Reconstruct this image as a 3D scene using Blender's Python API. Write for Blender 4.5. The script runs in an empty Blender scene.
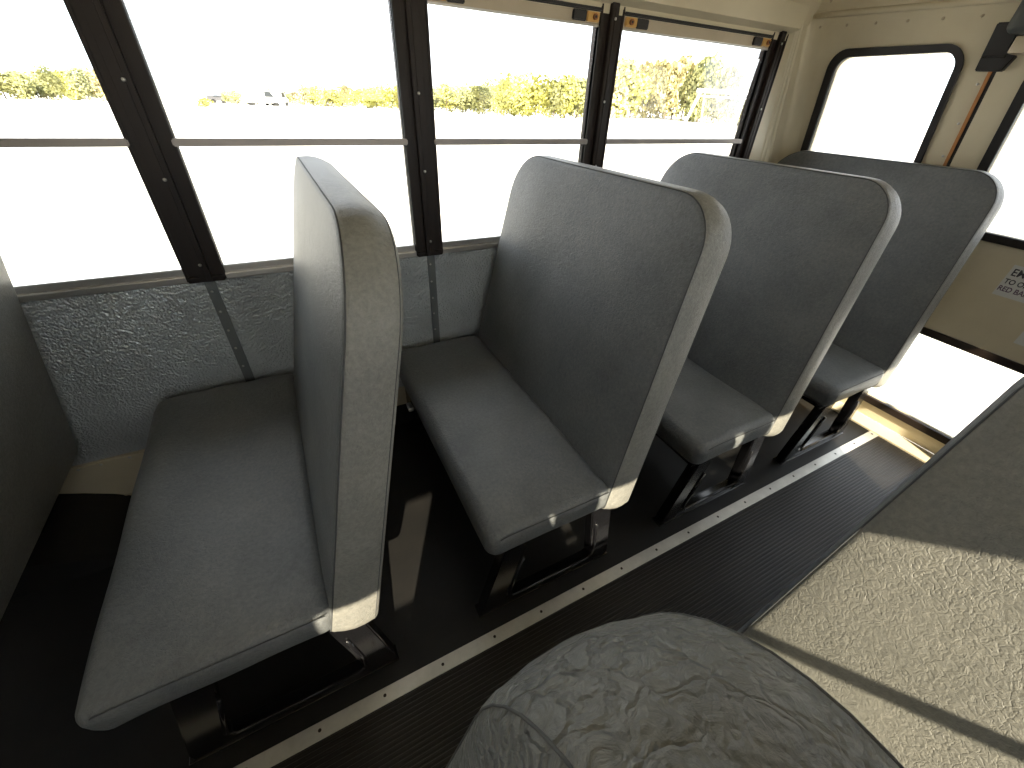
import bpy, bmesh, math, random
from mathutils import Vector, Matrix
C = bpy.context.scene.collection
SC = bpy.context.scene
PI = math.pi

# ---------------------------------------------------------------- helpers
def new(name, bm, mat, parent=None, smooth=False, angle=None):
    me = bpy.data.meshes.new(name)
    bmesh.ops.recalc_face_normals(bm, faces=bm.faces)
    bm.to_mesh(me); bm.free()
    if smooth:
        for p in me.polygons: p.use_smooth = True
        if angle: me.set_sharp_from_angle(angle=math.radians(angle))
    me.materials.append(mat)
    o = bpy.data.objects.new(name, me); C.objects.link(o)
    if parent:
        o.parent = parent
        o.matrix_parent_inverse = Matrix.Translation(-Vector(parent.location))
    return o
def struct(o, label=None):
    o['kind'] = 'structure'
    if label: o['label'] = label
    return o
def tag(o, label, cat, group=None, kind=None):
    o['label'] = label; o['category'] = cat
    if group: o['group'] = group
    if kind: o['kind'] = kind
    return o
def empty(name, loc=(0, 0, 0)):
    o = bpy.data.objects.new(name, None); C.objects.link(o); o.location = loc
    o.empty_display_size = .05
    return o
def box(bm, x0, x1, y0, y1, z0, z1, bev=0, seg=2):
    r = bmesh.ops.create_cube(bm, size=1)
    vs = r['verts']
    for v in vs:
        v.co = Vector((x0+(v.co.x+.5)*(x1-x0), y0+(v.co.y+.5)*(y1-y0), z0+(v.co.z+.5)*(z1-z0)))
    if bev:
        es = list({e for v in vs for e in v.link_edges})
        bmesh.ops.bevel(bm, geom=es, offset=bev, segments=seg, profile=.5, affect='EDGES')
    return bm
def bx(*a, bev=0, seg=2):
    return box(bmesh.new(), *a, bev=bev, seg=seg)
def prism(bm, pts, d, axis='y', off=0.0):
    """extrude a closed 2-D outline; axis = extrusion axis"""
    def m(p, t):
        if axis == 'y': return (p[0], t, p[1])
        if axis == 'x': return (t, p[0], p[1])
        return (p[0], p[1], t)
    a = [bm.verts.new(m(p, off)) for p in pts]
    b = [bm.verts.new(m(p, off+d)) for p in pts]
    n = len(pts)
    bm.faces.new(a); bm.faces.new(b[::-1])
    for i in range(n): bm.faces.new((a[i], b[i], b[(i+1) % n], a[(i+1) % n]))
    return bm
def tube(bm, pts, r, n=8, closed=False):
    pts = [Vector(p) for p in pts]; rings = []
    N = len(pts); prev = None
    for i, p in enumerate(pts):
        if closed: t = (pts[(i+1) % N]-pts[i-1]).normalized()
        else: t = (pts[min(i+1, N-1)]-pts[max(i-1, 0)]).normalized()
        if prev is None:
            a = Vector((0, 0, 1)) if abs(t.z) < .9 else Vector((1, 0, 0))
            u = t.cross(a).normalized()
        else:
            u = (prev-t*prev.dot(t)).normalized()
        prev = u; w = t.cross(u)
        rings.append([bm.verts.new(p+(u*math.cos(2*PI*k/n)+w*math.sin(2*PI*k/n))*r) for k in range(n)])
    M = N if closed else N-1
    for i in range(M):
        A = rings[i]; B = rings[(i+1) % N]
        for k in range(n): bm.faces.new((A[k], A[(k+1) % n], B[(k+1) % n], B[k]))
    if not closed:
        bm.faces.new(rings[0][::-1]); bm.faces.new(rings[-1])
    return bm
def dome(bm, c, r, h, axis, n=12, m=4):
    """a low rivet head standing on axis (a unit vector)"""
    ax = Vector(axis).normalized(); a = Vector((0, 0, 1)) if abs(ax.z) < .9 else Vector((1, 0, 0))
    u = ax.cross(a).normalized(); w = ax.cross(u); c = Vector(c); rings = []
    for j in range(m):
        t = j/m*PI/2
        rings.append([bm.verts.new(c+(u*math.cos(2*PI*k/n)+w*math.sin(2*PI*k/n))*r*math.cos(t)+ax*h*math.sin(t)) for k in range(n)])
    top = bm.verts.new(c+ax*h)
    for j in range(m-1):
        for k in range(n): bm.faces.new((rings[j][k], rings[j][(k+1) % n], rings[j+1][(k+1) % n], rings[j+1][k]))
    for k in range(n): bm.faces.new((rings[-1][k], rings[-1][(k+1) % n], top))
    bm.faces.new(rings[0][::-1])
    return bm
def cyl(bm, c, r, d, axis, n=20):
    ax = Vector(axis).normalized()
    return tube(bm, [Vector(c), Vector(c)+ax*d], r, n)
def rquad(pts, r, n=6):
    """rounded polygon from corner points"""
    out = []; N = len(pts)
    for i in range(N):
        p = Vector(pts[i]); a = Vector(pts[i-1]); b = Vector(pts[(i+1) % N])
        u = (a-p).normalized(); v = (b-p).normalized()
        ang = u.angle(v); rr = r[i] if isinstance(r, (list, tuple)) else r
        L = rr/math.tan(ang/2); c = p+(u+v).normalized()*(rr/math.sin(ang/2))
        s = p+u*L-c; e = p+v*L-c
        tot = s.angle(e)
        cr = s.x*e.y-s.y*e.x; sg = 1 if cr > 0 else -1
        a0 = math.atan2(s.y, s.x)
        for k in range(n+1):
            t = a0+sg*tot*k/n
            out.append((c.x+rr*math.cos(t), c.y+rr*math.sin(t)))
    return out
def flat(name, outer, holes, depth, mapf, mat, parent=None, more=()):
    """a sheet with holes: filled 2-D curve, extruded, mapped into place; more = further (outer, holes) pieces"""
    bm = bmesh.new()
    for o_, h_ in ((outer, holes),)+tuple(more): flat_piece(bm, o_, h_, depth, mapf)
    return new(name, bm, mat, parent)
def flat_piece(bmt, outer, holes, depth, mapf):
    cu = bpy.data.curves.new('tmp', 'CURVE'); cu.dimensions = '2D'; cu.fill_mode = 'BOTH'
    cu.extrude = depth/2
    for L in [outer]+holes:
        s = cu.splines.new('POLY'); s.points.add(len(L)-1); s.use_cyclic_u = True
        for i, p in enumerate(L): s.points[i].co = (p[0], p[1], 0, 1)
    ob = bpy.data.objects.new('tmp', cu); C.objects.link(ob)
    bpy.context.view_layer.update()
    me = bpy.data.meshes.new_from_object(ob.evaluated_get(bpy.context.evaluated_depsgraph_get()))
    bpy.data.objects.remove(ob)
    bm = bmesh.new(); bm.from_mesh(me); bpy.data.meshes.remove(me)
    bmesh.ops.remove_doubles(bm, verts=bm.verts, dist=1e-5)
    for v in bm.verts: v.co = mapf(v.co.x, v.co.y, v.co.z+depth/2)
    me = bpy.data.meshes.new('tmp'); bm.to_mesh(me); bm.free(); bmt.from_mesh(me); bpy.data.meshes.remove(me)

# ---------------------------------------------------------------- materials
def mat(name, col, rough=.5, metal=0, spec=.5):
    m = bpy.data.materials.new(name); m.use_nodes = True
    b = m.node_tree.nodes['Principled BSDF']
    b.inputs['Base Color'].default_value = (*col, 1); b.inputs['Roughness'].default_value = rough
    b.inputs['Metallic'].default_value = metal; b.inputs['Specular IOR Level'].default_value = spec
    return m
def N(m, t, **k):
    n = m.node_tree.nodes.new(t)
    for a, v in k.items():
        if a.startswith('_'): n.inputs[a[1:].replace('_', ' ')].default_value = v
        else: setattr(n, a, v)
    return n
def L(m, a, ao, b, bi): m.node_tree.links.new(a.outputs[ao], b.inputs[bi])
def ramp(m, stops):
    r = N(m, 'ShaderNodeValToRGB'); e = r.color_ramp.elements
    while len(e) < len(stops): e.new(.5)
    for i, (p, c) in enumerate(stops):
        e[i].position = p; e[i].color = (*c, 1) if len(c) == 3 else c
    return r
def coords(m, sc=(1, 1, 1)):
    t = N(m, 'ShaderNodeTexCoord'); mp = N(m, 'ShaderNodeMapping'); mp.inputs['Scale'].default_value = sc
    L(m, t, 'Object', mp, 'Vector'); return mp

def vinyl(name, c0, c1, crack=.25, crack_scale=34, rough=.42, fold=0):
    m = mat(name, c0, rough, 0, .45); nt = m.node_tree; b = nt.nodes['Principled BSDF']
    mp = coords(m)
    big = N(m, 'ShaderNodeTexNoise', _Scale=5.0, _Detail=5.0, _Roughness=.6); L(m, mp, 'Vector', big, 'Vector')
    r = ramp(m, [(.3, c0), (.72, c1)]); L(m, big, 'Fac', r, 'Fac'); 
    # scuffs and specks that belong to the worn cover itself
    sp = N(m, 'ShaderNodeTexNoise', _Scale=110.0, _Detail=6.0, _Roughness=.75); L(m, mp, 'Vector', sp, 'Vector')
    mx = N(m, 'ShaderNodeMixRGB', blend_type='MULTIPLY'); mx.inputs['Fac'].default_value = .55
    rr = ramp(m, [(.36, (.62, .63, .64)), (.64, (1.15, 1.14, 1.12))]); L(m, sp, 'Fac', rr, 'Fac')
    L(m, r, 'Color', mx, 'Color1'); L(m, rr, 'Color', mx, 'Color2'); L(m, mx, 'Color', b, 'Base Color')
    # grain
    wob = N(m, 'ShaderNodeTexNoise', _Scale=40.0, _Detail=3.0); L(m, mp, 'Vector', wob, 'Vector')
    add = N(m, 'ShaderNodeMixRGB', blend_type='LINEAR_LIGHT'); add.inputs['Fac'].default_value = .02
    L(m, mp, 'Vector', add, 'Color1'); L(m, wob, 'Color', add, 'Color2')
    vo = N(m, 'ShaderNodeTexVoronoi', feature='DISTANCE_TO_EDGE', _Scale=crack_scale); L(m, add, 'Color', vo, 'Vector')
    vr = ramp(m, [(.0, (0, 0, 0)), (.14, (1, 1, 1))]); L(m, vo, 'Distance', vr, 'Fac')
    msk = N(m, 'ShaderNodeTexNoise', _Scale=7.0, _Detail=2.0); L(m, mp, 'Vector', msk, 'Vector')
    mr = ramp(m, [(.36, (0, 0, 0)), (.62, (1, 1, 1))]); L(m, msk, 'Fac', mr, 'Fac')
    mk = N(m, 'ShaderNodeMixRGB'); mk.inputs['Color1'].default_value = (1, 1, 1, 1)
    L(m, mr, 'Color', mk, 'Fac'); L(m, vr, 'Color', mk, 'Color2')
    gr = N(m, 'ShaderNodeTexNoise', _Scale=85.0, _Detail=5.0, _Roughness=.7, _Distortion=1.2); L(m, mp, 'Vector', gr, 'Vector')
    b1 = N(m, 'ShaderNodeBump'); b1.inputs['Strength'].default_value = .6; b1.inputs['Distance'].default_value = .0035
    L(m, gr, 'Fac', b1, 'Height')
    b2 = N(m, 'ShaderNodeBump'); b2.inputs['Strength'].default_value = crack; b2.inputs['Distance'].default_value = .002
    L(m, mk, 'Color', b2, 'Height'); L(m, b1, 'Normal', b2, 'Normal')
    last = b2
    if fold:
        f0 = N(m, 'ShaderNodeTexNoise', _Scale=30.0, _Detail=2.5, _Roughness=.5, _Distortion=.5); L(m, mp, 'Vector', f0, 'Vector')
        fs = N(m, 'ShaderNodeMath', operation='SUBTRACT'); fs.inputs[1].default_value = .5; L(m, f0, 'Fac', fs, 0)
        fa = N(m, 'ShaderNodeMath', operation='ABSOLUTE'); L(m, fs, 'Value', fa, 0)
        f = N(m, 'ShaderNodeMapRange'); f.inputs['From Max'].default_value = .07; f.interpolation_type = 'SMOOTHSTEP'; L(m, fa, 'Value', f, 'Value')
        b3 = N(m, 'ShaderNodeBump'); b3.inputs['Strength'].default_value = fold; b3.invert = False; b3.inputs['Distance'].default_value = .0022
        L(m, f, 'Result', b3, 'Height'); L(m, b2, 'Normal', b3, 'Normal'); last = b3
    L(m, last, 'Normal', b, 'Normal')
    return m
GREY0 = (.108, .116, .122); GREY1 = (.166, .172, .174)
VINYL = vinyl('grey_vinyl', GREY0, GREY1, .22, 75)
VSIDE = vinyl('grey_vinyl_band', (.175, .173, .160), (.24, .234, .212), .25, 70)
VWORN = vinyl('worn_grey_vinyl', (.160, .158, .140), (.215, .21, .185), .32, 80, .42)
VFOLD = vinyl('creased_grey_vinyl', (.125, .13, .128), (.19, .195, .185), .95, 48, .40, .5)
SEAM = mat('seam_thread', (.055, .058, .06), .7)
BLACK = mat('black_gloss_steel', (.006, .006, .007), .16, 0, .6)
PILLAR = mat('dark_bronze_frame', (.020, .013, .010), .5, 0, .3)
ALU = mat('aluminium', (.62, .60, .57), .3, .85)
RAIL = mat('sash_rail', (.34, .30, .27), .4, .4)
STEELR = mat('screw_steel', (.55, .54, .52), .3, .9)
RUBBER = mat('black_rubber_gasket', (.012, .010, .010), .45)
ORANGE = mat('orange_seal', (.42, .17, .05), .6)
LATCHO = mat('amber_latch_plastic', (.62, .36, .10), .4)
KNOB = mat('latch_knob', (.28, .10, .03), .5)
PADG = mat('grey_pad_vinyl', (.05, .055, .055), .55)
STICK = mat('sticker_white', (.62, .62, .60), .5)
INK = mat('sticker_ink', (.04, .035, .05), .6)
INKR = mat('sticker_ink_violet', (.12, .07, .12), .6)

def cream(name, c0, c1, bump=.0006):
    m = mat(name, c0, .38, 0, .45); b = m.node_tree.nodes['Principled BSDF']; mp = coords(m)
    n = N(m, 'ShaderNodeTexNoise', _Scale=3.5, _Detail=6.0, _Roughness=.6); L(m, mp, 'Vector', n, 'Vector')
    r = ramp(m, [(.35, c0), (.65, c1)]); L(m, n, 'Fac', r, 'Fac'); L(m, r, 'Color', b, 'Base Color')
    g = N(m, 'ShaderNodeTexNoise', _Scale=90.0, _Detail=2.0); L(m, mp, 'Vector', g, 'Vector')
    bp = N(m, 'ShaderNodeBump'); bp.inputs['Strength'].default_value = .15; bp.inputs['Distance'].default_value = bump
    L(m, g, 'Fac', bp, 'Height'); L(m, bp, 'Normal', b, 'Normal'); return m
CREAM = cream('cream_paint', (.56, .49, .35), (.62, .55, .40))
CREAMB = cream('cream_sash', (.42, .35, .25), (.50, .42, .31))

def hammered():
    m = mat('hammered_grey_panel', (.2, .22, .23), .30, .55, .6); b = m.node_tree.nodes['Principled BSDF']; mp = coords(m)
    n = N(m, 'ShaderNodeTexNoise', _Scale=150.0, _Detail=1.0, _Roughness=.5, _Distortion=.6); L(m, mp, 'Vector', n, 'Vector')
    v = N(m, 'ShaderNodeTexVoronoi', feature='SMOOTH_F1', _Scale=150.0); L(m, mp, 'Vector', v, 'Vector')
    ad = N(m, 'ShaderNodeMixRGB'); ad.inputs['Fac'].default_value = .5; L(m, n, 'Fac', ad, 'Color1'); L(m, v, 'Distance', ad, 'Color2')
    bp = N(m, 'ShaderNodeBump'); bp.inputs['Strength'].default_value = 1.0; bp.inputs['Distance'].default_value = .008
    L(m, ad, 'Color', bp, 'Height'); L(m, bp, 'Normal', b, 'Normal')
    g = N(m, 'ShaderNodeTexNoise', _Scale=6.0, _Detail=4.0); L(m, mp, 'Vector', g, 'Vector')
    r = ramp(m, [(.3, (.44, .47, .48)), (.7, (.58, .61, .61))]); L(m, g, 'Fac', r, 'Fac'); L(m, r, 'Color', b, 'Base Color')
    return m
HAMMER = hammered()

def rubberfloor(name, c0, c1, rough):
    m = mat(name, c0, rough, 0, .35); b = m.node_tree.nodes['Principled BSDF']; mp = coords(m)
    n = N(m, 'ShaderNodeTexNoise', _Scale=8.0, _Detail=8.0, _Roughness=.7); L(m, mp, 'Vector', n, 'Vector')
    r = ramp(m, [(.3, c0), (.75, c1)]); L(m, n, 'Fac', r, 'Fac'); L(m, r, 'Color', b, 'Base Color')
    g = N(m, 'ShaderNodeTexNoise', _Scale=200.0, _Detail=3.0); L(m, mp, 'Vector', g, 'Vector')
    bp = N(m, 'ShaderNodeBump'); bp.inputs['Strength'].default_value = .25; bp.inputs['Distance'].default_value = .001
    L(m, g, 'Fac', bp, 'Height'); L(m, bp, 'Normal', b, 'Normal'); return m
FLOORM = rubberfloor('black_rubber_floor', (.005, .005, .005), (.011, .010, .009), .5)
AISLE = rubberfloor('ribbed_black_rubber', (.010, .009, .008), (.022, .019, .017), .42)
STRIPM = rubberfloor('scuffed_aluminium', (.50, .49, .46), (.72, .70, .66), .42)
STRIPM.node_tree.nodes['Principled BSDF'].inputs['Metallic'].default_value = .6

def glassm():
    m = bpy.data.materials.new('window_glass'); m.use_nodes = True; nt = m.node_tree; nt.nodes.clear()
    out = N(m, 'ShaderNodeOutputMaterial'); mx = N(m, 'ShaderNodeMixShader'); tr = N(m, 'ShaderNodeBsdfTransparent'); gl = N(m, 'ShaderNodeBsdfGlossy')
    tr.inputs['Color'].default_value = (.98, .99, .98, 1); gl.inputs['Roughness'].default_value = .02
    fr = N(m, 'ShaderNodeFresnel'); fr.inputs['IOR'].default_value = 1.25
    L(m, fr, 'Fac', mx, 'Fac'); L(m, tr, 'BSDF', mx, 1); L(m, gl, 'BSDF', mx, 2); L(m, mx, 'Shader', out, 'Surface'); return m
GLASS = glassm()

# ---------------------------------------------------------------- seats
SLOPE = .22; TH = .105
def offset_in(pts, d):
    n = len(pts); out = []
    for i in range(n):
        a = Vector(pts[i-1]); b = Vector(pts[(i+1) % n]); t = (b-a).normalized()
        out.append((pts[i][0]-t.y*d, pts[i][1]+t.x*d))       # outline runs counter-clockwise
    return out
def back_outline(W, taper, ztop, r_out, r_in):
    """(u,z): u=0 at the wall side, u=W at the aisle side"""
    zb = .335
    c = [(0.0, zb-.02), (W+.004, zb), (W-taper, ztop), (.012, ztop-.022)]
    rs = [.03, .03, r_in, r_out]
    base = rquad(c, rs, 10)
    # resample evenly so that cap rings stay tidy
    P = [Vector(p) for p in base]; P.append(P[0]); out = []
    for i in range(len(P)-1):
        d = (P[i+1]-P[i]).length; n = max(1, int(d/.035))
        for k in range(n): out.append(tuple(P[i].lerp(P[i+1], k/n)))
    return out
def build_back(place, W, taper, ztop, r_out, r_in, thick=TH, seam=.0016):
    """place(u, t, z) -> world;  t = distance behind the front face"""
    O = back_outline(W, taper, ztop, r_out, r_in); r = .016; f = 5
    cen = Vector((W/2, (.335+ztop)/2))
    def ring(ins, t, sc=1.0):
        o = offset_in(O, ins)
        res = []
        for p in o:
            q = cen+(Vector(p)-cen)*sc
            res.append((q.x, t, q.y))
        return res
    bmb = bmesh.new(); bmf = bmesh.new()
    def loft(bm, rings, cap_first=None, cap_last=None):
        V = [[bm.verts.new(place(*p)) for p in R] for R in rings]
        n = len(V[0])
        for a, b in zip(V, V[1:]):
            for i in range(n): bm.faces.new((a[i], a[(i+1) % n], b[(i+1) % n], b[i]))
        return V
    # padded front panel (with centre) and rear panel share the band material split at the seam
    fr = []
    for k in range(9):
        s = k/9.0; s = max(s, .04)
        fr.append(ring(r, -.010*(1-s**3)-.0, s))
    fr.append(ring(r, 0, 1)); 
    for k in range(1, 3):
        a = k/2*PI/4
        fr.append(ring(r*(1-math.sin(a)), r*(1-math.cos(a))))
    V = loft(bmf, fr); bmf.faces.new(V[0])
    bd = []
    for k in range(0, 4):
        a = PI/4+k/3*PI/4
        bd.append(ring(r*(1-math.sin(a)), r*(1-math.cos(a))))
    for t, bul in ((.3, -.004), (.5, -.006), (.7, -.004)):
        bd.append(ring(bul, thick*t))
    for k in range(0, 6):
        a = k/5*PI/2
        bd.append(ring(r*(1-math.cos(a)), thick-r*(1-math.sin(a))))
    for k in range(8, -1, -1):
        s = max(k/9.0, .04)
        bd.append(ring(r, thick+.004*(1-s**3), s))
    V = loft(bmb, bd); bmb.faces.new(V[-1])
    sm = ring(r*.32, r*.26)
    ps = tube(bmesh.new(), [place(*p) for p in sm], seam, 6, True)
    rs = ring(r*.1, thick-r*.6)
    ps2 = tube(bmesh.new(), [place(*p) for p in rs], .0011, 6, True)
    return bmf, bmb, ps, ps2
def rbox(hx, hy, hz, r, nx, ny, nz, nr=4):
    def axis(h, n):
        a = [-h+r*k/nr for k in range(nr)]
        m = [-(h-r)+2*(h-r)*k/n for k in range(n+1)]
        return a+m+[-x for x in a[::-1]]
    X = axis(hx, nx); Y = axis(hy, ny); Z = axis(hz, nz)
    bm = bmesh.new(); cache = {}
    def V(x, y, z):
        k = (round(x, 6), round(y, 6), round(z, 6))
        if k not in cache:
            p = Vector((x, y, z))
            q = Vector((max(-hx+r, min(hx-r, x)), max(-hy+r, min(hy-r, y)), max(-hz+r, min(hz-r, z))))
            d = p-q
            # even angles on the corners
            if d.length > 1e-9:
                m_ = max(abs(d.x), abs(d.y), abs(d.z))
                e = Vector([math.tan(c/m_*PI/4) for c in d]) * m_
                d = e.normalized()*r*(m_/r)
            cache[k] = bm.verts.new(q+d)
        return cache[k]
    def grid(A, B, f):
        for i in range(len(A)-1):
            for j in range(len(B)-1):
                vs = [f(A[i], B[j]), f(A[i+1], B[j]), f(A[i+1], B[j+1]), f(A[i], B[j+1])]
                if len(set(vs)) >= 3:
                    try: bm.faces.new(vs)
                    except ValueError: pass
    for s in (-1, 1):
        grid(X, Y, lambda a, b: V(a, b, s*hz)); grid(X, Z, lambda a, b: V(a, s*hy, b)); grid(Y, Z, lambda a, b: V(s*hx, a, b))
    return bm

def make_seat(x0, side, label, group, W=.97, taper=.085, fm=None, bm_=None, cm=None, ztop=1.172, r_in=.118, slope=SLOPE, thin=0, D=.392, out=0, wide=0):
    """side=+1: wall row on the far side (aisle end toward the camera); side=-1: near row"""
    yw = -.03 if side > 0 else -2.275
    if side < 0: W = .865+wide
    ya = yw-side*W
    fm = fm or VINYL; bm_ = bm_ or VSIDE; cm = cm or VINYL
    root = empty('bus_seat', (x0, (yw+ya)/2, 0)); tag(root, label, 'seat', group)
    nrm = Vector((1, 0, -slope)).normalized()
    def place(u, t, z):
        p = Vector((x0+slope*(z-.43), yw-side*u, z)); return p+nrm*t*(1-thin*(z-.43))
    f, b, s1, s2 = build_back(place, W, taper, ztop, .145, r_in, seam=.0016 if (side > 0 or x0 > .5) else .0008)
    bk = new('backrest', b, bm_, root, True)
    new('front_panel', f, fm, bk, True)
    new('seam', s1, SEAM, bk, True); new('seam', s2, SEAM, bk, True)
    # cushion
    zt = .437 if not out else .462; zb = .335; ya += side*out
    hx = D/2; hy = abs(yw-ya)/2; hz = (zt-zb)/2
    cb = rbox(hx, hy, hz, .032, 10, 22, 2, 5)
    cx = x0-D/2+.004; cy = (yw+ya)/2; cz = (zt+zb)/2
    rnd = random.Random(int(x0*100)+7)
    for v in cb.verts:
        x, y, z = v.co
        cr = max(0, 1-(x/hx)**4)*max(0, 1-(y/hy)**6)
        if z > 0: z += .010*cr
        # the pad's front edge rolls down, its ends tuck in underneath
        if x < 0: z -= .010*(max(0, (-x/hx)-.55)/.45)**2
        if z < 0:
            y *= 1-.018*abs(z)/hz
            x = x if x > 0 else x*(1-.05*abs(z)/hz)
        # rounded plan corners on the front side
        k = max(0, abs(y)/hy-.9)/.1
        if x < -hx*.6: x += (.022 if y*side > 0 else .006)*k*k
        # slight sag of the cover
        z += .0025*math.sin(x*30+x0*9)*math.sin(y*17+x0*5)
        v.co = (cx+x, cy+y, cz+z)
    cu = new('cushion', cb, cm, root, True)
    # stitched seam along the aisle end
    se = []
    for k in range(25):
        xx = -hx+.035+(2*hx-.05)*k/24
        zz = -.012-.010*(max(0, (-xx/hx)-.55)/.45)**2
        se.append((cx+xx, ya-side*(-.0035+.0), cz+hz+zz+.001))
    new('seam', tube(bmesh.new(), se, .0013, 6), SEAM, cu, True)
    # plywood-and-steel seat frame below the cushion
    fr = bx(x0-.36, x0+.05, min(yw-side*.01, ya+side*.03), max(yw-side*.01, ya+side*.03), zb-.022, zb+.004, bev=.005)
    new('seat_frame', fr, BLACK, root, True, 40)
    # pedestal: two legs and a foot rail, pressed steel
    yc = ya+side*.045; y0 = yc-.018; 
    zt2 = zb-.018
    lg = [(-.39, .03), (-.385, 0), (-.33, 0), (-.318, .035), (-.245, zt2), (-.322, zt2)]
    lb = prism(bmesh.new(), [(x0+p[0], p[1]) for p in lg], .036, 'y', y0)
    bmesh.ops.bevel(lb, geom=list(lb.edges), offset=.004, segments=2, affect='EDGES')
    new('leg', lb, BLACK, root, True, 50)
    lg = [(.018, .035), (.02, 0), (.09, 0), (.095, .03), (.045, zt2), (-.03, zt2)]
    lb = prism(bmesh.new(), [(x0+p[0], p[1]) for p in lg], .036, 'y', y0)
    bmesh.ops.bevel(lb, geom=list(lb.edges), offset=.004, segments=2, affect='EDGES')
    new('leg', lb, BLACK, root, True, 50)
    fb = [(-.345, .002), (.05, .002), (.04, .075), (.024, .05), (.0, .036), (-.285, .036), (-.305, .045), (-.318, .07), (-.34, .05)]
    fbm = prism(bmesh.new(), [(x0+p[0], p[1]) for p in fb], .028, 'y', yc-.014)
    bmesh.ops.bevel(fbm, geom=list(fbm.edges), offset=.003, segments=2, affect='EDGES')
    new('foot_rail', fbm, BLACK, root, True, 50)
    lip = [(x0+a, yc-side*.02, z) for a, z in ((-.262, .24), (-.285, .14), (-.300, .07), (-.285, .045), (-.0, .045), (.018, .06), (.018, .12), (.0, .24))]
    new('leg_flange', tube(bmesh.new(), lip, .005, 8), BLACK, root, True)
    # flange plate on the floor and the bracket on the wall
    new('foot_plate', bx(x0-.40, x0+.10, yc-.022, yc+.022, 0.0005, .006, bev=.002), BLACK, root)
    wb = bx(x0-.35, x0-.05, min(yw, yw-side*.16), max(yw, yw-side*.16), .13, zb-.02, bev=.004)
    new('wall_bracket', wb, BLACK, root, True, 40)
    ck = bx(x0-.372, x0-.352, min(yw-side*.10, yw-side*.14), max(yw-side*.10, yw-side*.14), .20, .222, bev=.003)
    new('bracket_clip', ck, STEELR, root, True, 40)
    return root

seat_group = 'grey bus seats'
LX = [.168+.7505*k for k in range(4)]
make_seat(.168-.7505, 1, 'grey bus seat at the left edge of the view, only its shaded back visible', seat_group)
make_seat(LX[0], 1, 'grey bus seat seen end-on, front-most of the whole seats, wide cushion at lower left', seat_group, ztop=1.180, slope=.243, thin=.24, r_in=.17, taper=.06, D=.432)
make_seat(LX[1], 1, 'grey bus seat in the middle of the window row, second whole seat', seat_group)
make_seat(LX[2], 1, 'grey bus seat third along the window row, back partly hidden by the seat before it', seat_group)
make_seat(LX[3], 1, 'grey bus seat rearmost in the window row, beside the rear corner window', seat_group)
ng = 'grey bus seats on the near side of the aisle'
make_seat(.168-2*.7505, -1, 'unseen grey bus seat added on the near side, two rows ahead of the viewer', ng, taper=.03)  # out-of-frame seat added to shade the floor at lower left
make_seat(.168-.7505+.05, -1, 'unseen grey bus seat on the near side of the aisle, behind the viewer', ng, taper=.03)  # out-of-frame seat, shifted back to keep sun off a cushion end
make_seat(LX[0], -1, 'creased grey bus seat top rising at the bottom centre, closest to the viewer', ng, taper=.035, fm=VFOLD, bm_=VFOLD, r_in=.105, ztop=1.163, wide=.008, out=.03, thin=-.35)
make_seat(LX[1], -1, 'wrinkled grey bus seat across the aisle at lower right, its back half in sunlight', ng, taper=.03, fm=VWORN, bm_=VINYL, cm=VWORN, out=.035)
make_seat(1.80, -1, 'unseen grey bus seat added on the near side, beyond the sunlit one', ng, taper=.03)  # out-of-frame seat, added and placed to shade the aisle floor

# ---------------------------------------------------------------- bus shell
XF, XR = -3.2, 2.77        # front and rear
YC = -1.15
YN = -2.30                # near wall plane
ZS, ZM, ZT = .816, 1.169, 1.513
TUM = .035
def wy(z): return max(0, z-ZS)*TUM
def xr(z): return XR-max(0, z-.92)*.30
def fl(side, y): return y if side > 0 else YN-y      # mirror to the near wall

floor_o = struct(new('floor', bx(XF-.1, XR, YN-.06, .06, -.06, 0), FLOORM), 'smooth black rubber floor')
# ribbed runner
rb = bmesh.new(); prof = []
y0r, y1r = -1.402, -1.064; nr = 30; p = (y1r-y0r)/nr
for i in range(nr):
    a = y0r+i*p
    prof += [(a, .002), (a+p*.15, .0042), (a+p*.6, .0042), (a+p*.75, .002)]
prof.append((y1r, .002)); prof += [(y1r, .0), (y0r, .0)]
prism(rb, prof, 2.669-(XF+.05), 'x', XF+.05)
tag(new('aisle_runner', rb, AISLE), 'black finely ribbed rubber runner along the bus aisle', 'floor mat')
# strip with its screws
stp = new('floor_strip', bx(XF+.1, 2.672, -1.0645, -1.0255, 0.0, .005, bev=.0015), STRIPM)
tag(stp, 'long aluminium strip screwed down beside the ribbed aisle runner', 'strip')
for k in range(-6, 17):
    x = .049+k*.1627
    b = cyl(bmesh.new(), (x, -1.0443, .0052), .0042, .0012, (0, 0, 1), 12)
    new('screw', b, PILLAR, stp)
stp2 = new('floor_strip', bx(XF+.1, 2.672, -1.437, -1.404, 0.0, .005, bev=.0015), STRIPM)
tag(stp2, 'aluminium floor strip on the far-from-window side of the runner, under the near seats', 'strip')
# rear threshold
tag(new('threshold', bx(2.672, XR+.0, -2.27, -.03, 0.0, .012, bev=.002), CREAM), 'cream painted metal threshold across the floor at the rear door', 'threshold')

PX = [-2.8, -2.135, -1.417, -.700, .0174, .736, 1.454, 2.375]
PXN = [-.80, -.34, .398, 1.16, 1.91, 2.48]

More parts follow.
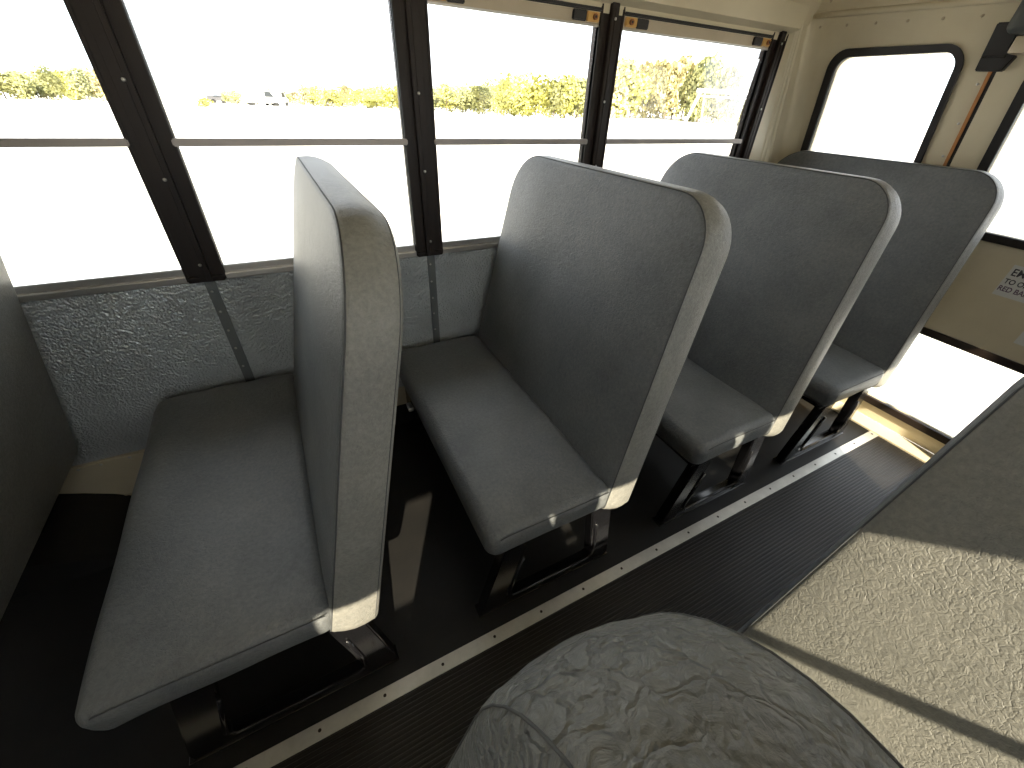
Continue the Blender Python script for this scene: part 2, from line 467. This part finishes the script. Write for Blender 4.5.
def side_wall(side, px):
    nm = 'right' if side > 0 else 'left'
    xe = px[-1]+.06
    # lower panel, hammered metal
    y0, y1 = sorted((fl(side, 0), fl(side, .05)))
    struct(new('wall_'+nm, bx(XF, xe, y0, y1, .215, ZS-.022), HAMMER), 'grey hammered metal panel under the windows')
    ya, yb = sorted((fl(side, -.004), fl(side, .05)))
    struct(new('trim_1' if side > 0 else 'trim_11', bx(XF, xe, ya, yb, ZS-.022, ZS, bev=.004), ALU), 'bright metal window sill strip')
    # chair rail and rubber cove below
    ya, yb = sorted((fl(side, .004), fl(side, .05)))
    struct(new('baseboard_'+nm, bx(XF, XR, ya, yb, .11, .215), CREAM), 'cream chair rail under the metal panel')
    ya, yb = sorted((fl(side, .0), fl(side, .05)))
    struct(new('trim_2' if side > 0 else 'trim_12', bx(XF, XR, ya, yb, -.01, .11), FLOORM), 'black rubber cove')
    # header over the windows
    pr = [(fl(side, wy(ZT)-.004), ZT+.035), (fl(side, .06), ZT+.035), (fl(side, .06), 1.66), (fl(side, -.03), 1.66), (fl(side, -.02), ZT+.075), (fl(side, wy(ZT)-.004), ZT+.06)]
    h = prism(bmesh.new(), pr, px[-1]+.06-XF, 'x', XF)
    struct(new('trim_3' if side > 0 else 'trim_13', h, CREAM), 'cream header above the windows')
    if side > 0:
        # battens with rivets below each pillar
        for k, c in enumerate(px[2:-1]):
            b = new('trim_%d' % (20+k), bx(c-.012, c+.018, -.0035, 0, .216, ZS-.012, bev=.001), mat_batten)
            struct(b, 'riveted grey joint strip')
            for z in (.40, .475, .55, .62, .69, .76):
                new('rivet', dome(bmesh.new(), (c-.001, -.0035, z), .0042, .002, (0, -1, 0)), STEELR, b, True)
    if side < 0:      # unseen panel added ahead of the first window to keep sun off the floor
        struct(new('trim_14', bx(XF, px[0], *sorted((fl(side, 0), fl(side, .05))), ZS, ZT+.04), CREAM), 'unseen blank cream panel added to block sunlight')
    # pillars
    for k, c in enumerate(px):
        r = empty('trim_%d' % ((30 if side > 0 else 40)+k), (c, fl(side, 0), ZS)); struct(r, 'dark window pillar')
        w = .052 if side > 0 else .07  # unseen near-side posts are widened to close slivers of sunlight
        zt = ZT+.052
        def strip(x0, x1, d0, d1, z0=ZS-.018, z1=ZT+.060):
            b = bmesh.new()
            vs = []
            for z in (z0, z1):
                o = wy(z)
                for x, y in ((x0, d0), (x1, d0), (x1, d1), (x0, d1)): vs.append(b.verts.new((x, fl(side, y+o), z)))
            for f in ((0, 1, 2, 3), (7, 6, 5, 4), (0, 4, 5, 1), (1, 5, 6, 2), (2, 6, 7, 3), (3, 7, 4, 0)): b.faces.new([vs[i] for i in f])
            bmesh.ops.bevel(b, geom=list(b.edges), offset=.0022, segments=2, affect='EDGES')
            return b
        new('post', strip(c-w, c+w, -.0045, .034, ZS-.018, ZT+.058), PILLAR, r)
        new('channel', strip(c-w, c-w+.010, -.008, .014), PILLAR, r)
        new('channel', strip(c+w-.010, c+w, -.008, .014), PILLAR, r)
        new('channel', strip(c-.030, c-.023, -.005, .014), PILLAR, r)
        new('channel', strip(c+.023, c+.030, -.005, .014), PILLAR, r)
        new('cover_strip', strip(c-.0155, c+.0155, -.022, .014, ZS-.016, ZT+.064), PILLAR, r)
        new('cover_strip', strip(c-.0045, c+.0045, -.0245, -.018, ZS-.014, zt), PILLAR, r)
        for z in (.853, 1.085, 1.30, 1.535):
            new('screw', dome(bmesh.new(), (c, fl(side, wy(z)-.0235), z), .0048, .003, (0, -side, 0)), STEELR, r, True)
        new('pillar_foot', bx(c-w+.004, c+w-.004, *sorted((fl(side, -.014), fl(side, .02))), ZS-.020, ZS-.002, bev=.003), PILLAR, r)
    # windows
    for k in range(len(px)-1):
        a, b = px[k]+(.05 if side > 0 else .068), px[k+1]-(.05 if side > 0 else .068)
        n = (1 if side > 0 else 11)+k
        r = empty('window_%d' % n, ((a+b)/2, fl(side, .02), ZS)); struct(r, 'two-sash bus window with mid rail')
        def slab(z0, z1, d0, d1, x0=a, x1=b):
            q = bmesh.new(); vs = []
            for z in (z0, z1):
                o = wy((z0+z1)/2)
                for x, y in ((x0, d0), (x1, d0), (x1, d1), (x0, d1)): vs.append(q.verts.new((x, fl(side, y+o), z)))
            for f in ((0, 1, 2, 3), (7, 6, 5, 4), (0, 4, 5, 1), (1, 5, 6, 2), (2, 6, 7, 3), (3, 7, 4, 0)): q.faces.new([vs[i] for i in f])
            bmesh.ops.bevel(q, geom=list(q.edges), offset=.003, segments=2, affect='EDGES')
            return q
        new('mid_rail', slab(ZM-.009, ZM+.009, -.012, .012, a-.005, b+.005), RAIL, r, True, 45)
        new('bottom_rail', slab(ZS-.002, ZS+.020, .006, .035), ALU, r, True, 45)
        new('top_rail', slab(ZT, ZT+.040, -.002, .03, a-.005, b+.005), CREAMB, r, True, 45)
        new('top_lip', slab(ZT-.003, ZT+.003, -.006, .004, a, b), ALU, r, True, 45)
        new('top_shadow_gap', slab(ZT+.036, ZT+.047, -.013, .02, a, b), RUBBER, r)  # dark strip in place of the shade in the gap over the sash
        new('pane', slab(ZS+.008, ZM, .026, .030), GLASS, r)
        new('pane', slab(ZM, ZT+.002, .014, .018), GLASS, r)
        for s in (0, 1):
            xx = a+.008 if s == 0 else b-.008; d = 1 if s == 0 else -1
            x_0, x_1 = sorted((xx, xx+d*.052)); zz0, zz1 = ZT+.008, ZT+.034
            la = new('latch', slab(zz0, zz1, -.012, 0, x_0, x_1), LATCHO, r, True, 45)
            c = ((x_0+x_1)/2-.004*d, fl(side, wy(ZT)-.012), (zz0+zz1)/2)
            new('latch_knob', cyl(bmesh.new(), c, .0085, .007, (0, -side, 0), 16), KNOB, la, True, 40)
            new('latch_slot', cyl(bmesh.new(), (c[0], c[1]-side*.006, c[2]), .004, .002, (0, -side, 0), 12), RUBBER, la)
            x_2, x_3 = sorted((xx+d*.053, xx+d*.108))
            new('latch_base', slab(zz0-.001, zz1+.001, -.011, 0, x_2, x_3), RUBBER, la)
mat_batten = mat('grey_joint_strip', (.20, .215, .22), .35, .4)
side_wall(1, PX); side_wall(-1, PXN)

# rear quarter of both side walls, cream, with pressed beads
for side, px in ((1, PX), (-1, PXN)):
    x0 = px[-1]+.052
    b = bmesh.new(); n = 60; prof = []
    for i in range(n+1):
        x = x0+(XR-x0)*i/n
        y = 0
        for cb in (x0+.12, x0+.155, x0+.20):
            y -= .005*math.exp(-((x-cb)/.007)**2)
        if x > XR-.06: y -= .06*(1-math.sqrt(max(0, 1-((x-(XR-.06))/.06)**2)))
        prof.append((x, y))
    zs = [.0, .6, .92, 1.1, 1.4, 1.66]
    rows = [[b.verts.new((x0+(x-x0)*(xr(z)-x0)/(XR-x0), fl(side, y+wy(z)), z)) for x, y in prof] for z in zs]
    rows2 = [[b.verts.new((x0+(x-x0)*(xr(z)-x0)/(XR-x0), fl(side, .05+wy(z)), z)) for x, y in (prof[0], prof[-1])] for z in zs]
    for r0, r1 in zip(rows, rows[1:]):
        for i in range(n): b.faces.new((r0[i], r0[i+1], r1[i+1], r1[i]))
    for r0, r1 in zip(rows2, rows2[1:]): b.faces.new((r0[0], r0[1], r1[1], r1[0]))
    for q, w in zip(zip(rows, rows2), zip(rows[1:], rows2[1:])):
        b.faces.new((q[0][0], q[1][0], w[1][0], w[0][0])); b.faces.new((q[0][-1], q[1][-1], w[1][-1], w[0][-1]))
    struct(new('trim_%d' % (50 if side > 0 else 51), b, CREAM, None, True, 50), 'cream rear corner panel with pressed beads')

# ceiling: one curved shell
prof = [(.045, 1.575), (.03, 1.60), (.018, 1.635), (.0, 1.69), (-.05, 1.74), (-.16, 1.785), (-.33, 1.83), (-.6, 1.865), (-.9, 1.88), (YC, 1.885)]
full = prof+[(YN-y, z) for y, z in prof[-2::-1]]
b = bmesh.new()
inn = full; out = [(y+(.03 if y > YC else -.03)*(abs(y-YC) > .9), z+.03) for y, z in full]
def shell(b, x0, x1):
    A = [[b.verts.new((x, y, z)) for y, z in L_] for x in (x0, x1) for L_ in (inn, out)]
    n = len(inn)
    for i in range(n-1):
        b.faces.new((A[0][i], A[0][i+1], A[2][i+1], A[2][i])); b.faces.new((A[1][i], A[1][i+1], A[3][i+1], A[3][i]))
        b.faces.new((A[0][i], A[0][i+1], A[1][i+1], A[1][i])); b.faces.new((A[2][i], A[2][i+1], A[3][i+1], A[3][i]))
    b.faces.new((A[0][0], A[1][0], A[3][0], A[2][0])); b.faces.new((A[0][-1], A[1][-1], A[3][-1], A[2][-1]))
shell(b, XF, 2.62)
ceil = struct(new('ceiling', b, CREAM, None, True, 35), 'cream painted metal ceiling')
# panel joint in the ceiling
for k, x in enumerate((2.30, .86, -.58)):
    t = struct(new('trim_%d' % (60+k), tube(bmesh.new(), [(x, y-.001 if y > YC else y+.001, z-.001) for y, z in full[3:-3]], .0016, 6), RUBBER), 'thin ceiling panel joint')

# rear wall with a rounded window either side, door opening in the middle
def mapR(a, z, d): return Vector((xr(z)+d, -a, z))           # a = distance from the window wall
DY0, DY1, DZ1 = .668, -YN-.668, 1.60
def mirr(p): return [(-YN-a, z) for a, z in p][::-1]
WQ = [(.085, .955), (.110, 1.505), (.578, 1.518), (.596, .955)]      # outer edge of the gasket
WG = [(.100, .985), (.138, 1.500), (.568, 1.512), (.572, .985)]
WQ[0] = (.064, .96); WQ[1] = (.108, 1.528); WQ[2] = (.590, 1.535)
wo = rquad(WQ, [.06, .075, .075, .06], 8); wi = rquad(WG, [.045, .055, .05, .045], 8)
low = [(-.05, -.01), (-.05, .92), (DY0, .92), (DY0, -.01)]
up = [(-.05, .92), (-.05, 1.60)]+[(-y, z) for y, z in full if z > 1.61]+[(-YN+.05, 1.60), (-YN+.05, .92), (DY1, .92), (DY1, DZ1), (DY0, DZ1), (DY0, .92)]
wr = flat('wall_rear', up, [wi, mirr(wi)], .045, mapR, CREAM, None, [(low, []), (mirr(low), [])]); struct(wr, 'cream rear wall of the bus')
for k, (o_, i_) in enumerate(((wo, wi), (mirr(wo), mirr(wi)))):
    r = empty('window_%d' % (21+k), (XR, -.36 if k == 0 else YN+.36, 1.2)); struct(r, 'fixed rear window in a rounded black rubber gasket')
    flat('gasket', o_, [i_], .022, lambda a, z, d: Vector((xr(z)-.012+d, -a, z)), RUBBER, r)
    flat('pane', i_, [], .004, lambda a, z, d: Vector((xr(z)+.012+d, -a, z)), GLASS, r)
# raised moulding above the windows
mz = bmesh.new()
tube(mz, [(xr(1.642)-.002, y, 1.642) for y in [(.015-i*.1165) for i in range(21)]], .011, 10)
struct(new('trim_70', mz, CREAM, None, True), 'raised moulding across the rear wall')
sc = empty('trim_71', (XR, -1.2, 1.62)); struct(sc, 'row of screws on the rear wall')
for row, z in ((0, 1.605), (1, 1.685)):
    for i in range(19):
        y = -.02-i*.112
        if y < -2.2: continue
        new('screw', dome(bmesh.new(), (xr(z), y-.02*row, z), .0055, .003, (-1, 0, 0)), CREAMB, sc, True)
for z in (1.19, 1.30, 1.42): new('screw', dome(bmesh.new(), (xr(z), -.655, z), .005, .003, (-1, 0, 0)), ALU, sc, True)

# emergency door in the rear wall
dr = empty('door_1', (XR, YC, 0)); struct(dr, 'cream rear emergency door with an upper and a lower window')
dw0, dw1 = DY0+.024, DY1-.024
def mapD(a, z, d): return Vector((xr(z)-.004+d, -a, z))
def mapG(a, z, d): return Vector((xr(z)-.018+d, -a, z))
def mapP(a, z, d): return Vector((xr(z)+.012+d, -a, z))
UW = rquad([(.815, .955), (.805, 1.475), (-YN-.805, 1.475), (-YN-.815, .955)], .06, 8)
UG = rquad([(.785, .925), (.776, 1.505), (-YN-.776, 1.505), (-YN-.785, .925)], .08, 8)
LW = rquad([(.80, .122), (.80, .505), (-YN-.80, .505), (-YN-.80, .122)], .02, 6)
LG = rquad([(.775, .090), (.775, .535), (-YN-.775, .535), (-YN-.775, .090)], .03, 6)
flat('door_panel', [(dw0, .92), (dw0, DZ1-.01), (dw1, DZ1-.01), (dw1, .92)][::-1], [UW], .04, mapD, CREAM, dr, [([(dw0, .014), (dw0, .92), (dw1, .92), (dw1, .014)][::-1], [LW])])
flat('gasket', UG, [UW], .022, mapG, RUBBER, dr)
flat('gasket', LG, [LW], .020, mapG, PILLAR, dr)
flat('pane', UW, [], .004, mapP, GLASS, dr)
flat('pane', LW, [], .004, mapP, GLASS, dr)
def seal(y0, y1, d0, d1, z1):
    q = bmesh.new()
    prism(q, [(xr(z)+d0, z) for z in (.02, .92, z1)]+[(xr(z)+d1, z) for z in (z1, .92, .02)], y1-y0, 'y', y0); return q
new('orange_seal', seal(-DY0-.013, -DY0-.003, -.008, .01, DZ1-.10), ORANGE, dr)
new('black_seal', seal(-DY0-.024, -DY0-.013, -.004, .012, DZ1-.02), RUBBER, dr)
new('hinge_block', bx(xr(1.52)-.055, xr(1.52)-.0, -.86, -.712, 1.500, 1.545, bev=.004), CREAMB, dr, True, 40)
new('handle_bar', tube(bmesh.new(), [(XR-.004, -1.55, .66), (XR-.05, -1.55, .66), (XR-.05, -1.30, .66), (XR-.004, -1.30, .66)], .009, 10), mat('red_bar', (.45, .03, .02), .4), dr, True)
# black bracket and grey crash pad over the door
br = bmesh.new(); O_ = [(-.638, 1.455), (-.640, 1.582), (-.672, 1.582), (-.706, 1.545), (-.696, 1.500), (-.728, 1.497), (-.710, 1.455)]
A_ = [br.verts.new((xr(z)-.03, y, z)) for y, z in O_]; B_ = [br.verts.new((xr(z)-.001, y, z)) for y, z in O_]
br.faces.new(A_); br.faces.new(B_[::-1])
for q in range(len(O_)): br.faces.new((A_[q], B_[q], B_[(q+1) % len(O_)], A_[(q+1) % len(O_)]))
bmesh.ops.bevel(br, geom=list(br.edges), offset=.003, segments=2, affect='EDGES')
bk = new('door_bracket', br, RUBBER, None, True, 40); tag(bk, 'black metal bracket at the upper corner of the rear door', 'bracket')
new('bracket_rib', bx(xr(1.49)-.040, xr(1.49)-.028, -.705, -.645, 1.490, 1.497, bev=.001), BLACK, bk)
pd = rbox(.035, .462, .062, .025, 2, 12, 2, 4)
for v in pd.verts: v.co += Vector((xr(1.615)-.052, YC, 1.607))
tag(new('crash_pad', pd, PADG, None, True), 'dark grey padded cushion above the rear emergency door', 'pad')

# stickers on the door
def text_mesh(s, size, font_off=0):
    cu = bpy.data.curves.new('t', 'FONT'); cu.body = s; cu.size = size; cu.extrude = .0002; cu.offset = font_off
    ob = bpy.data.objects.new('t', cu); C.objects.link(ob); bpy.context.view_layer.update()
    me = bpy.data.meshes.new_from_object(ob.evaluated_get(bpy.context.evaluated_depsgraph_get()))
    bpy.data.objects.remove(ob); bm = bmesh.new(); bm.from_mesh(me); bpy.data.meshes.remove(me); return bm
st = new('instruction_sticker', bx(XR-.0052, XR-.0042, -1.42, -1.042, .748, .868), STICK)
tag(st, 'white rectangular sticker with dark EMERGENCY lettering on the cream rear door', 'sticker')
for s, size, y, z, m_ in (('EMERGENCY DOOR', .038, -1.050, .829, INK), ('TO OPEN LIFT', .0265, -1.048, .797, INK), ('RED BAR PUSH OUT', .0265, -1.045, .768, INKR)):
    t = text_mesh(s, size, .0006)
    for v in t.verts: v.co = Vector((XR-.0054-v.co.z, y-v.co.x*.86, z+v.co.y))
    new('lettering', t, m_, st)
st = new('arrow_sticker', bx(XR-.0052, XR-.0042, -1.35, -1.196, .600, .662), STICK)
tag(st, 'small white sticker with a black arrow on the rear door, under the lettered one', 'sticker')
ar = bmesh.new(); prism(ar, [(-1.212, .632), (-1.247, .652), (-1.247, .640), (-1.31, .640), (-1.31, .624), (-1.247, .624), (-1.247, .612)], .0004, 'x', XR-.0056)
new('arrow', ar, INK, st)

# front end (behind the viewer's left): bulkhead with an open windscreen
fo = [(.0, 0), (.05, 1.60)]+[(-y, z) for y, z in full if z > 1.61 and -y > .05 and -y < -YN-.05]+[(-YN-.05, 1.60), (-YN, 0)]
struct(flat('wall_front', fo[::-1], [rquad([(.3, .95), (.3, 1.5), (2.0, 1.5), (2.0, .95)], .08)], .04, lambda a, z, d: Vector((XF+d-.02, -a, z)), CREAM), 'cream front bulkhead')

# wheel arch hump and cream access panel, lower left
b = bmesh.new(); ys = [.0, -.26, -.29, -.30]; n = 18; rows = []
for j, y in enumerate(ys):
    row = []
    for i in range(n+1):
        x = -.46-1.2*i/n; z = .215*math.sin(PI*i/n)**.8
        z = z*(1, .98, .9, 0)[j]
        row.append(b.verts.new((x, y, z)))
    rows.append(row)
for r0, r1 in zip(rows, rows[1:]):
    for i in range(n): b.faces.new((r0[i], r0[i+1], r1[i+1], r1[i]))
bmesh.ops.remove_doubles(b, verts=b.verts, dist=1e-5)
wa = new('wheel_arch', b, FLOORM, None, True, 60); tag(wa, 'low black rubber covered wheel arch hump by the wall at lower left', 'wheel arch')
cp = new('access_panel', bx(-.78, -.34, -.006, .004, .004, .208, bev=.002), CREAM)
tag(cp, 'cream painted metal panel low on the wall between the two left seats', 'panel')
for x in (-.56, -.50, -.42): new('screw', dome(bmesh.new(), (x, -.006, .198), .005, .003, (0, -1, 0)), STEELR, cp, True)
new('panel_lip', bx(-.78, -.34, -.010, -.005, .03, .034), CREAMB, cp)

# ---------------------------------------------------------------- outside
def gz(r, az):
    k = .045 if az < 33 else (.02 if az > 42 else .045-(az-33)/9*.025)
    return -.9-max(0, r-30)*k
def groundm():
    m = mat('pale_gravel_lot', (.62, .61, .57), .9); b = m.node_tree.nodes['Principled BSDF']; mp = coords(m)
    n = N(m, 'ShaderNodeTexNoise', _Scale=.08, _Detail=6.0); L(m, mp, 'Vector', n, 'Vector')
    r = ramp(m, [(.35, (.56, .55, .50)), (.65, (.68, .66, .62))]); L(m, n, 'Fac', r, 'Fac'); L(m, r, 'Color', b, 'Base Color'); return m
GROUND = groundm()
b = bmesh.new(); R_ = [0.01, 5, 15, 30, 45, 60, 80, 100, 130, 200, 400]; rows = []
for r in R_:
    row = []
    for i in range(73):
        a = -180+5*i
        row.append(b.verts.new((r*math.sin(math.radians(a)), r*math.cos(math.radians(a)), gz(r, a if -180 < a < 180 else 90))))
    rows.append(row)
for r0, r1 in zip(rows, rows[1:]):
    for i in range(72): b.faces.new((r0[i], r0[i+1], r1[i+1], r1[i]))
bmesh.ops.remove_doubles(b, verts=b.verts, dist=.02)
gd = new('ground', b, GROUND, None, True); gd['kind'] = 'structure'; gd['label'] = 'pale sunlit gravel lot outside the bus'

def leafm(name, c0, c1, c2):
    m = mat(name, c0, .8, 0, .1); b = m.node_tree.nodes['Principled BSDF']; mp = coords(m)
    n = N(m, 'ShaderNodeTexNoise', _Scale=.9, _Detail=4.0); L(m, mp, 'Vector', n, 'Vector')
    r = ramp(m, [(.3, c0), (.5, c1), (.72, c2)]); L(m, n, 'Fac', r, 'Fac'); L(m, r, 'Color', b, 'Base Color'); return m
LEAF = [leafm('leaf_yellow_green', (.34, .34, .10), (.52, .50, .16), (.66, .62, .26)),  # leaf colours paled to stand in for overexposed haze
        leafm('leaf_olive', (.20, .22, .10), (.34, .34, .16), (.50, .49, .26)),
        leafm('leaf_autumn', (.34, .29, .15), (.48, .43, .22), (.60, .55, .30))]
BARK = mat('bark', (.12, .09, .07), .9)
def crown_bm(seed, n=900, sz=.085):
    """unit crown: radius ~1 in x/y, height 0..2, several lobes of leaf clumps"""
    rd = random.Random(seed); bm = bmesh.new(); lobes = []
    for i in range(9):
        a = rd.uniform(0, 2*PI); q = rd.uniform(0, .55)
        lobes.append((q*math.cos(a), q*math.sin(a), rd.uniform(.35, 1.5), rd.uniform(.38, .58)))
    for i in range(n):
        lx, ly, lz, lr = lobes[rd.randrange(9)]
        d = Vector((rd.gauss(0, 1), rd.gauss(0, 1), rd.gauss(0, 1))).normalized()
        p = Vector((lx, ly, lz))+d*lr*rd.uniform(.75, 1.05)
        u = Vector((rd.gauss(0, 1), rd.gauss(0, 1), rd.gauss(0, 1))).normalized(); w = u.orthogonal().normalized()
        s = sz*rd.uniform(.6, 1.5)
        bm.faces.new([bm.verts.new(p+u*s), bm.verts.new(p+w*s*.8), bm.verts.new(p-u*s), bm.verts.new(p-w*s*.8)])
    return bm
def mesh_of(bm, nm, m_):
    me = bpy.data.meshes.new(nm); bm.to_mesh(me); bm.free(); me.materials.append(m_); return me
CR = []
for mi in range(3):
    for s in range(3): CR.append(mesh_of(crown_bm(11+mi*7+s), 'crown', LEAF[mi]))
def trunk():
    b = bmesh.new(); tube(b, [(0, 0, 0), (.01, .01, .35), (0, .02, .9)], .045, 7)
    tube(b, [(0, 0, .3), (.2, .05, .8)], .022, 6); tube(b, [(0, 0, .35), (-.2, -.08, .85)], .022, 6); return b
TR = mesh_of(trunk(), 'trunk', BARK)
def tree(az, r, h, w, kind, seed, label, grp, name='tree'):
    z = gz(r, az); a = math.radians(az)
    root = empty(name, (r*math.sin(a)+.285, r*math.cos(a)-1.5, z-.05)); tag(root, label, 'bush' if name == 'bush' else 'tree', grp)
    c = bpy.data.objects.new('foliage', CR[kind*3+seed % 3]); C.objects.link(c); c.parent = root
    c.scale = (w/2, w/2, h*.46); c.location = (0, 0, h*.06); c.rotation_euler[2] = seed*1.7
    t = bpy.data.objects.new('trunk', TR); C.objects.link(t); t.parent = root; t.scale = (w*.35, w*.35, h*.6)
rd = random.Random(5)
# (az range, count, distance, base height m, kind weights, label, group)
belts = [
 (-20.5, -10.5, 20, (98, 112), (3.7, 4.6), (3.4, 4.8), [1, 0, 1, 2], 'yellow-green tree in the low belt seen through the leftmost window', 'trees through the leftmost window'),
 (-3, 4.0, 8, (98, 110), (2.2, 3.0), (2.5, 3.6), [2, 1, 2], 'small dull tree in the row seen through the second window, by the white vans', 'distant trees behind the white vans'),
 (4.2, 10, 9, (96, 106), (2.6, 4.6), (3.0, 4.2), [0, 0, 2], 'yellow-green tree right of the vans through the second window', 'trees right of the vans'),
 (10.5, 16.0, 8, (94, 104), (3.8, 4.8), (3.6, 5), [0, 0, 0], 'bright yellow-green round tree beside the dark pillar in the second window', 'bright trees in the second window'),
 (17.5, 26, 12, (96, 110), (4.2, 6.8), (4.0, 6), [0, 1, 1], 'olive tree in the belt through the third window', 'trees through the third window'),
 (25.5, 38, 14, (84, 100), (6.0, 7.8), (5, 7), [0, 0, 1], 'large yellow-green tree filling the right of the third window', 'large trees in the third window'),
 (39, 57, 22, (72, 88), (6.6, 8.2), (4.8, 6.6), [1, 0, 1, 2], 'olive and yellow tree in the tall belt through the fourth window', 'tall trees through the fourth window'),
]
for a0, a1, n, rr, hh, ww, kd, lab, grp in belts:
    for i in range(n):
        az = a0+(a1-a0)*(i+.5+rd.uniform(-.3, .3))/n
        tree(az, rd.uniform(*rr), rd.uniform(*hh), rd.uniform(*ww), rd.choice(kd), rd.randrange(9), lab, grp)
tree(-4.6, 60, 1.1, 1.9, 0, 2, 'lone low bush on the pale lot in the second window', None, 'bush')

WHITE = mat('white_paint', (.72, .73, .74), .4); DARKG = mat('dark_glass', (.03, .035, .04), .2); TYRE = mat('tyre', (.02, .02, .02), .8)
def van(az, r, rot, label, col, L_=5.2, H=2.1, name='van', cat='van'):
    a = math.radians(az); root = empty(name, (r*math.sin(a)+.285, r*math.cos(a)-1.5, gz(r, az))); tag(root, label, cat)
    h = H
    pts = [(-L_/2, .45), (L_/2, .45), (L_/2, .95), (L_/2-.7, 1.1), (L_/2-1.4, h), (-L_/2+.1, h), (-L_/2, h-.2)]
    b = prism(bmesh.new(), pts, 1.9, 'y', -.95); bmesh.ops.bevel(b, geom=list(b.edges), offset=.06, segments=2, affect='EDGES')
    def add(nm, b, m_):
        me = mesh_of(b, nm, m_); o = bpy.data.objects.new(nm, me); C.objects.link(o); o.parent = root
    add('body', b, col)
    add('window', prism(bmesh.new(), [(L_/2-1.0, 1.25), (L_/2-1.45, h-.15), (L_/2-2.3, h-.15), (L_/2-2.3, 1.25)], 1.94, 'y', -.97), DARKG)
    for sx in (-L_/2+.9, L_/2-.9):
        for sy in (-.95, .75): add('wheel', cyl(bmesh.new(), (sx, sy, .36), .36, .2, (0, 1, 0), 18), TYRE)
    root.rotation_euler[2] = rot
van(.6, 88, .2, 'white van parked in front of the distant trees in the second window', WHITE)
van(1.9, 92, 1.1, 'white van seen nearly nose-on beside the other white van', WHITE)
van(-3.3, 108, 0, 'small dark car beside the lone bush on the pale lot', mat('dark_car_paint', (.08, .08, .09), .3), 3.4, 1.25, 'car', 'car')

# white steel open shelter through the fourth window
ra = math.radians(50.5); rr = 62
root = empty('steel_shelter', (rr*math.sin(ra)+.285, rr*math.cos(ra)-1.5, gz(rr, 50.5))); tag(root, 'open white steel framed shelter in front of the trees in the fourth window', 'shelter')
def padd(nm, b, m_=WHITE):
    me = mesh_of(b, nm, m_); o = bpy.data.objects.new(nm, me); C.objects.link(o); o.parent = root
for x in (-2.6, 2.6, 7.0):
    for y in (-1.4, 1.4):
        padd('post', tube(bmesh.new(), [(x-.9*(x < 0), y, 0), (x, y, 3.2)], .11, 8))
padd('roof', bx(-3.0, 7.4, -1.9, 1.9, 3.15, 3.5, bev=.04))
for y in (-1.4, 1.4): padd('beam', bx(-2.7, 7.1, y-.08, y+.08, 2.75, 2.9))
padd('brace', tube(bmesh.new(), [(-1.6, -1.4, 0), (-2.1, -1.4, 3.2)], .07, 8))
root.rotation_euler[2] = -ra

# ---------------------------------------------------------------- light
w = bpy.data.worlds.new('World'); SC.world = w; w.use_nodes = True
nt = w.node_tree; bg = nt.nodes['Background']
bg.inputs['Color'].default_value = (.90, .94, 1.0, 1); bg.inputs['Strength'].default_value = 2.6
sd = bpy.data.lights.new('sun', 'SUN'); so = bpy.data.objects.new('sun', sd); C.objects.link(so)
sd.energy = 12.5; sd.color = (1, .87, .67); sd.angle = math.radians(.55)
so.rotation_euler = Vector((.30, 1, -.80)).to_track_quat('-Z', 'Y').to_euler(); so.location = (-5, -12, 9)

# ---------------------------------------------------------------- camera
cam = bpy.data.cameras.new('camera'); co = bpy.data.objects.new('camera', cam); C.objects.link(co); SC.camera = co
yaw, pitch, roll, foc = .5139, -.6381, .0617, 404.157
F = Vector((math.sin(yaw)*math.cos(pitch), math.cos(yaw)*math.cos(pitch), math.sin(pitch)))
r0 = Vector((math.cos(yaw), -math.sin(yaw), 0)); u0 = r0.cross(F)
R = r0*math.cos(roll)+u0*math.sin(roll); U = -r0*math.sin(roll)+u0*math.cos(roll)
m = Matrix((R, U, -F)).transposed().to_4x4(); m.translation = Vector((.2853, -1.5011, 1.3379))
co.matrix_world = m
cam.sensor_width = 36; cam.sensor_fit = 'HORIZONTAL'; cam.lens = foc/1024*36; cam.clip_start = .01; cam.clip_end = 1000

vs = SC.view_settings; SC.display_settings.display_device = 'sRGB'
vs.view_transform = 'Standard'; vs.look = 'None'; vs.gamma = 1; vs.use_curve_mapping = False; vs.exposure = .55
